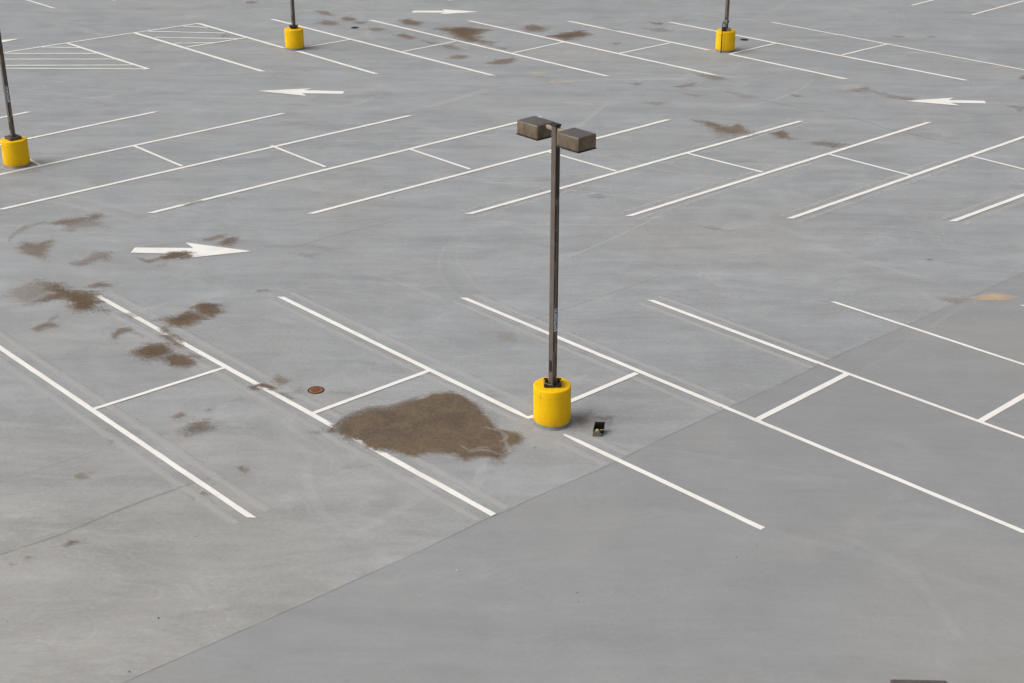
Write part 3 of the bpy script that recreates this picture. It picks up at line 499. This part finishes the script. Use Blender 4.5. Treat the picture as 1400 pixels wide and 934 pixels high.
# ------------------------------------------------------------------ lamp posts
def head_bm(x0, x1):
    bm = bmesh.new(); box(bm, x0, x1, -.20, .20, 5.045, 5.275, .022, 3)
    return bm
def make_lamp(loc, rz, R0, plate, label, sticker=True):
    t = empty('lamp_post', (*loc, 0), rz)
    tag(t, label, 'lamp post', 'twin-head lamp posts on yellow bases')
    ph = random.uniform(0, 6)
    wob = lambda a, z_: .004*math.sin(3*a+ph)+.003*math.sin(7*a+9*z_)
    bm = bmesh.new()
    lathe(bm, [(R0-.004, .060), (R0, .068), (R0, .25), (R0, .45), (R0, .60), (R0, .702), (R0-.003, .713), (R0-.010, .719), (R0-.03, .721), (.12, .722), (0, .722)], 72, wob)
    bo = bm_obj('concrete_base', bm, yellowM, t, True)
    bm = bmesh.new()
    lathe(bm, [(R0+.020, .0), (R0+.014, .010), (R0+.002, .022), (R0-.006, .075)], 72, wob)
    bm_obj('grey_skirt', bm, skirtM, bo, True)
    # pole
    s = .052
    bm = bmesh.new(); box(bm, -s, s, -s, s, .74, 5.285, .006, 2)
    pole = bm_obj('pole', bm, bronzeM, t)
    bm = bmesh.new(); box(bm, -.030, .030, -s-.004, -s-.001, .98, 1.19, .001, 1)
    bm_obj('handhole_cover', bm, blackM, pole)
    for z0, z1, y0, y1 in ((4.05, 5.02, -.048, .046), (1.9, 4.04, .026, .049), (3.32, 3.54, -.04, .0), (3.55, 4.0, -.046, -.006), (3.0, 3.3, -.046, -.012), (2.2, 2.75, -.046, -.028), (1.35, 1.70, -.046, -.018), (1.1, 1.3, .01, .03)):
        bm = bmesh.new(); n = 12; l, r_ = [], []       # rubbed streaks, plus long ones that paint the shaded face darker
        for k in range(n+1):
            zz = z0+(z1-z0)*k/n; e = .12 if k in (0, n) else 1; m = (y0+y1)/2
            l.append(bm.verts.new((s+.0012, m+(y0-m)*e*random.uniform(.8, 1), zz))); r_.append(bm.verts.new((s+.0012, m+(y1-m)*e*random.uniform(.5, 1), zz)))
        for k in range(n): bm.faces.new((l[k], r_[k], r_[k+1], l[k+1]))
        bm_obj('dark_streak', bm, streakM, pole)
    bm = bmesh.new(); box(bm, s+.0006, s+.0016, .004, .014, 1.36, 1.50); bm_obj('worn_streak', bm, armM, pole)
    if sticker:
        bm = bmesh.new(); box(bm, s+.0005, s+.003, -.034, .034, 1.74, 2.15, .001, 1)
        st = bm_obj('sticker', bm, navyM, pole)
        bm = bmesh.new(); X0, X1 = s+.0028, s+.0045
        def bar(y0, y1, z0, z1): box(bm, X0, X1, y0, y1, z0, z1)
        def slant(ya, za, yb, zb, th):
            d = Vector((0, yb-ya, zb-za)); l = d.length; an = math.atan2(d.z, d.y)
            box(bm, X0, X1, -l/2, l/2, -th/2, th/2, M=Matrix.Translation((0, (ya+yb)/2, (za+zb)/2)) @ Matrix.Rotation(an, 4, 'X'))
        bar(-.034, -.027, 1.78, 2.14)                                        # light border
        bar(-.034, .030, 2.140, 2.149); bar(-.034, .034, 1.740, 1.762); bar(-.034, .034, 1.960, 1.972)
        bar(-.010, .016, 1.985, 2.060)                                       # the long stroke
        slant(-.018, 2.120, .012, 2.085, .014); slant(.012, 2.085, .022, 2.125, .012); bar(-.012, .014, 2.09, 2.105)
        slant(-.026, 1.895, .026, 1.945, .016); slant(-.026, 1.875, .026, 1.905, .010)
        bar(-.016, -.004, 1.775, 1.860); bar(-.010, .022, 1.848, 1.860); bar(-.004, .020, 1.780, 1.795); slant(.0, 1.80, .018, 1.83, .010)
        bm_obj('sticker_print', bm, letterM, st)
    bm = bmesh.new(); box(bm, -.062, .062, -.062, .062, 5.285, 5.318, .004, 1)
    bm_obj('pole_cap', bm, blackM, t)
    for sg in (-1, 1):
        x0, x1 = sorted((sg*.215, sg*.715))
        bm = bmesh.new(); a0, a1 = sorted((sg*.053, sg*.214)); box(bm, a0, a1, -.028, .028, 5.205, 5.262, .004, 1)
        bm_obj('arm', bm, armM if True else bronzeM, t)
        h = bm_obj('lamp_head', head_bm(x0, x1), headM, t, True)
        bm = bmesh.new(); box(bm, x0-.003, x1+.003, -.203, .203, 5.030, 5.0475, .003, 1)
        rim = bm_obj('lens_frame', bm, blackM, h)
        bm = bmesh.new(); box(bm, x0+.04, x1-.04, -.165, .165, 5.018, 5.031, .004, 1)
        bm_obj('lamp_glass', bm, lensM, h)
    # foot of the pole
    if plate == 'broken':
        rr = Matrix.Rotation(-rz + R(2), 4, 'Z')
        bm = bmesh.new(); box(bm, -.135, .135, -.135, .135, .7225, .738, .003, 1, M=rr)
        p = bm_obj('base_plate', bm, blackM, t)
        for bx_, by_ in ((-.1, -.1), (.1, -.1), (-.1, .1), (.1, .1)):
            bm = bmesh.new(); v = rr @ Vector((bx_, by_, 0)); tube(bm, [(v.x, v.y, .7385), (v.x, v.y, .765)], .020, 6); tube(bm, [(v.x, v.y, .765), (v.x, v.y, .80)], .010, 8)
            bm_obj('anchor_bolt', bm, blackM, p)
        # split dark cover: ragged standing walls and a bent front lip
        def wall(pts, thick=.006):
            bm = bmesh.new()
            for (x0, y0, h0), (x1, y1, h1) in zip(pts, pts[1:]):
                d = Vector((x1-x0, y1-y0, 0)).normalized(); n = Vector((-d.y, d.x, 0))*thick
                q = [Vector((x0, y0, .7385)), Vector((x1, y1, .7385)), Vector((x1, y1, .7385+h1)), Vector((x0, y0, .7385+h0))]
                vs = [bm.verts.new(rr @ v) for v in q] + [bm.verts.new(rr @ (v+n)) for v in q]
                for f in ((0, 1, 2, 3), (7, 6, 5, 4), (0, 4, 5, 1), (1, 5, 6, 2), (2, 6, 7, 3), (3, 7, 4, 0)): bm.faces.new([vs[i] for i in f])
            return bm
        bm_obj('broken_cover', wall([(-.02, .14, .01), (.06, .143, .03), (.143, .143, .035), (.147, .04, .05), (.146, -.06, .065), (.145, -.14, .08), (.09, -.146, .06), (.06, -.147, .02)]), blackM, t)
        bm_obj('broken_cover', wall([(.03, -.147, .018), (-.04, -.150, .012), (-.09, -.149, .040), (-.145, -.146, .055), (-.148, -.03, .065), (-.145, .08, .05), (-.14, .142, .035), (-.07, .145, .03)]), blackM, t)
        bm = bmesh.new(); tube(bm, [rr @ Vector(v) for v in ((-.13, -.09, .790), (-.08, -.12, .778), (-.02, -.13, .770), (.0, -.13, .770))], .006, 6)
        bm_obj('bent_lip', bm, armM, t)
    elif plate == 'box':
        bm = bmesh.new(); box(bm, -.165, .165, -.165, .165, .7225, .80, .008, 2)
        p = bm_obj('cover_box', bm, capM, t)
        bm = bmesh.new(); box(bm, -.085, .085, -.085, .085, .798, .83, .008, 2); bm_obj('collar', bm, capM, p)
    elif plate == 'cap':
        bm = bmesh.new(); box(bm, -.10, .10, -.10, .10, .7225, .775, .004, 1, M=Matrix.Rotation(-rz+.1, 4, 'Z'))
        p = bm_obj('base_plate', bm, blackM, t)
        bm = bmesh.new(); box(bm, -.145, .145, -.145, .145, .776, .825, .004, 1, M=Matrix.Rotation(-rz+.1, 4, 'Z')); bm_obj('cover_flange', bm, blackM, p)
    else:
        bm = bmesh.new(); box(bm, -.15, .15, -.13, .13, .7225, .80, .008, 2, M=Matrix.Rotation(-rz-.3, 4, 'Z'))
        bm_obj('cover_box', bm, capM if plate != 'conduit' else steelM, t)
    if plate == 'conduit':
        r0 = Matrix.Rotation(-rz, 4, 'Z')
        g = [r0 @ Vector(v) for v in ((-.17, -R0-.035, .0), (-.17, -R0-.035, .60), (-.165, -R0-.03, 1.0), (-.155, -R0+.02, 1.03), (-.10, -.12, 1.035), (-.05, -.02, 1.035))]
        bm = bmesh.new(); tube(bm, g, .019, 10); cd = bm_obj('conduit', bm, blackM, t, True)
        bm = bmesh.new(); box(bm, -.12, .02, -.16, -.06, .99, 1.10, .006, 1, M=r0); bm_obj('junction_box', bm, steelM, cd)
        bm = bmesh.new(); box(bm, -.13, -.03, -.22, -.12, .725, .87, .006, 1, M=r0); bm_obj('junction_box', bm, blackM, cd)
        bm = bmesh.new(); box(bm, -s-.02, s+.02, -s-.02, s+.02, 1.00, 1.05, .003, 1); bm_obj('strap', bm, blackM, cd)
    return t
B = D['bases']
make_lamp(B['c'], R(-46), .325, 'broken', 'brown twin-head lamp post in the middle, whole from yellow base to lamp heads')
make_lamp(B['l'], R(-43), .342, 'box', 'lamp post cut by the left edge, brown box cover on its yellow base')
make_lamp(B['fl'], R(-48), .335, 'cap', 'far lamp post left of the brown stains, black square cap on its yellow base', False)
make_lamp(B['fr'], R(-50), .340, 'conduit', 'far lamp post with a thin black conduit running up its yellow base', False)
make_lamp((2.545, 7.52), R(90), .33, 'box', 'nearest lamp post, only the top of one lamp head showing at the bottom edge', False)

# ------------------------------------------------------------------ drains, debris, grit
def drain(loc, label, mat):
    t = empty('floor_drain', (*loc, 0)); tag(t, label, 'floor drain', 'round floor drains in the deck')
    bm = bmesh.new(); lathe(bm, [(.150, .006), (.146, .016), (.130, .018), (.124, .010)], 40)
    bm_obj('rim', bm, holeM, t, True)
    bm = bmesh.new(); lathe(bm, [(.124, .008), (.10, .012), (0, .013)], 40)
    g = bm_obj('cover', bm, mat, t, True)
    bm = bmesh.new()
    for k in range(-3, 4):
        l = math.sqrt(.098**2-(k*.028)**2); box(bm, -l, l, k*.028-.006, k*.028+.006, .0135, .0155)
    bm_obj('slots', bm, holeM, g)
drain(D['drains'][0], 'rusty orange round floor drain beside the large mud patch', rustM)
drain(D['drains'][1], 'small dark brown round drain among the far stains, right of a lamp post', holeM)
drain(D['drains'][2], 'small black round drain right of the lamp post with the conduit', holeM)

bx0, by0 = D['box']
t = empty('broken_cover_box', (bx0, by0, .0), R(3)); t.scale = (1.0, 1.3, 1.15); tag(t, 'small black open-topped broken box lying on the deck beside the central lamp base', 'debris')
outM = metal_paint('dusty_brown_plastic', (.20, .17, .14), (.09, .075, .06), .6, 14, False)
SK = Matrix(((1, .22, .10, 0), (0, 1, 0, 0), (0, 0, 1, 0), (0, 0, 0, 1)))
bm = bmesh.new()
box(bm, -.090, .035, .000, .006, .004, .088, .001, 1, M=SK)      # front wall, its right third broken out
box(bm, .0355, .078, .000, .006, .004, .034, .001, 1, M=SK)
box(bm, .0355, .055, .000, .006, .0345, .052, M=SK)
bm_obj('front_wall', bm, outM, t)
bm = bmesh.new()
box(bm, -.090, -.084, .0065, .165, .004, .120, .001, 1, M=SK)
box(bm, -.083, .090, .160, .166, .004, .150, .001, 1, M=SK)
box(bm, .084, .090, .085, .159, .004, .120, .001, 1, M=SK)
box(bm, -.083, .083, .0065, .159, .004, .010, M=SK)
box(bm, .030, .100, .05, .085, .052, .060, M=SK)
box(bm, -.075, .075, .150, .158, .09, .154, .003, 1, M=SK)
bm_obj('shell', bm, blackM, t)
bm = bmesh.new(); box(bm, .02, .10, .035, .050, .083, .092, .002, 1, M=SK); bm_obj('pale_rim', bm, armM, t)
bm = bmesh.new(); box(bm, .05, .086, -.002, .03, .004, .022, .003, 1); bm_obj('torn_flap', bm, blackM, t)
bm = bmesh.new()
r = bmesh.ops.create_icosphere(bm, subdivisions=2, radius=.028)
for v in bm.verts: v.co = Vector((v.co.x*1.3-.01, v.co.y+.035, v.co.z*.8+.082+.006*math.sin(40*v.co.x)))
scr = metal_paint('yellow_scrap', (.50, .42, .14), (.2, .15, .05), .6, 20, False)
bm_obj('yellow_scrap', bm, scr, t)

stone = metal_paint('dark_pebble', (.07, .06, .05), (.03, .03, .025), .8, 30, False)
bm = bmesh.new(); bmw = bmesh.new()
for (x, y, wh) in D['bits']:
    b_ = bmw if wh else bm
    r = bmesh.ops.create_icosphere(b_, subdivisions=1, radius=random.uniform(.009, .015))
    for v in r['verts']: v.co = Vector((v.co.x*random.uniform(.8, 1.3)+x, v.co.y*random.uniform(.8, 1.2)+y, abs(v.co.z)*.6+.006))
for i in range(260):
    x, y = random.uniform(-12, 16), random.uniform(11, 60)
    if i > 150:
        q = random.choice(D['big']); x = q[0]+random.gauss(0, .5); y = q[1]+random.gauss(0, .4)
    r = bmesh.ops.create_icosphere(bm, subdivisions=1, radius=random.uniform(.004, .011))
    for v in r['verts']: v.co = Vector((v.co.x+x, v.co.y+y, abs(v.co.z)*.7+.005))
tag(bm_obj('grit', bm, stone), 'tiny dark stones and grit strewn over the deck', kind='stuff')
o = bm_obj('litter_scrap', bmw, letterM); o.data.materials.clear(); o.data.materials.append(whiteM)
tag(o, 'tiny white scrap lying alone on the darker slab', 'litter')

# ------------------------------------------------------------------ camera and light
c = D['cam']
cam = bpy.data.objects.new('camera', bpy.data.cameras.new('camera')); C.objects.link(cam)
r_, u_, w_ = (Vector(c[k]) for k in 'ruw')
M = Matrix.Identity(4)
for i in range(3): M[i][0], M[i][1], M[i][2], M[i][3] = r_[i], u_[i], -w_[i], c['loc'][i]
cam.matrix_world = M
cam.data.sensor_width = 36; cam.data.lens = c['lens']; cam.data.clip_end = 5000; cam.data.clip_start = .5
cam.data.dof.use_dof = True; cam.data.dof.focus_distance = 25.0; cam.data.dof.aperture_fstop = 8.0
scene.camera = cam

EL, AZ = R(44), R(194)          # soft overcast light from the left
sun = bpy.data.objects.new('sun', bpy.data.lights.new('sun', 'SUN')); C.objects.link(sun)
sun.data.energy = 1.85; sun.data.angle = R(60); sun.data.color = (1, .965, .915)
dv = Vector((math.cos(AZ)*math.cos(EL), math.sin(AZ)*math.cos(EL), math.sin(EL)))
sun.rotation_euler = dv.to_track_quat('Z', 'Y').to_euler(); sun.location = dv*80
wd = bpy.data.worlds.new('World'); scene.world = wd; wd.use_nodes = True
nt = wd.node_tree; nt.nodes.clear()
sky = nt.nodes.new('ShaderNodeTexSky'); sky.sky_type = 'NISHITA'; sky.sun_disc = False
sky.sun_elevation = EL; sky.sun_rotation = math.pi/2 - AZ; sky.dust_density = 5; sky.air_density = 1.0; sky.ozone_density = 1
hs = nt.nodes.new('ShaderNodeHueSaturation'); hs.inputs['Saturation'].default_value = .18
bg = nt.nodes.new('ShaderNodeBackground'); bg.inputs[1].default_value = .112
wo = nt.nodes.new('ShaderNodeOutputWorld')
nt.links.new(sky.outputs[0], hs.inputs['Color']); nt.links.new(hs.outputs[0], bg.inputs[0]); nt.links.new(bg.outputs[0], wo.inputs[0])
scene.view_settings.view_transform = 'Standard'; scene.view_settings.look = 'None'; scene.view_settings.exposure = 0
scene.cycles.transparent_max_bounces = 24
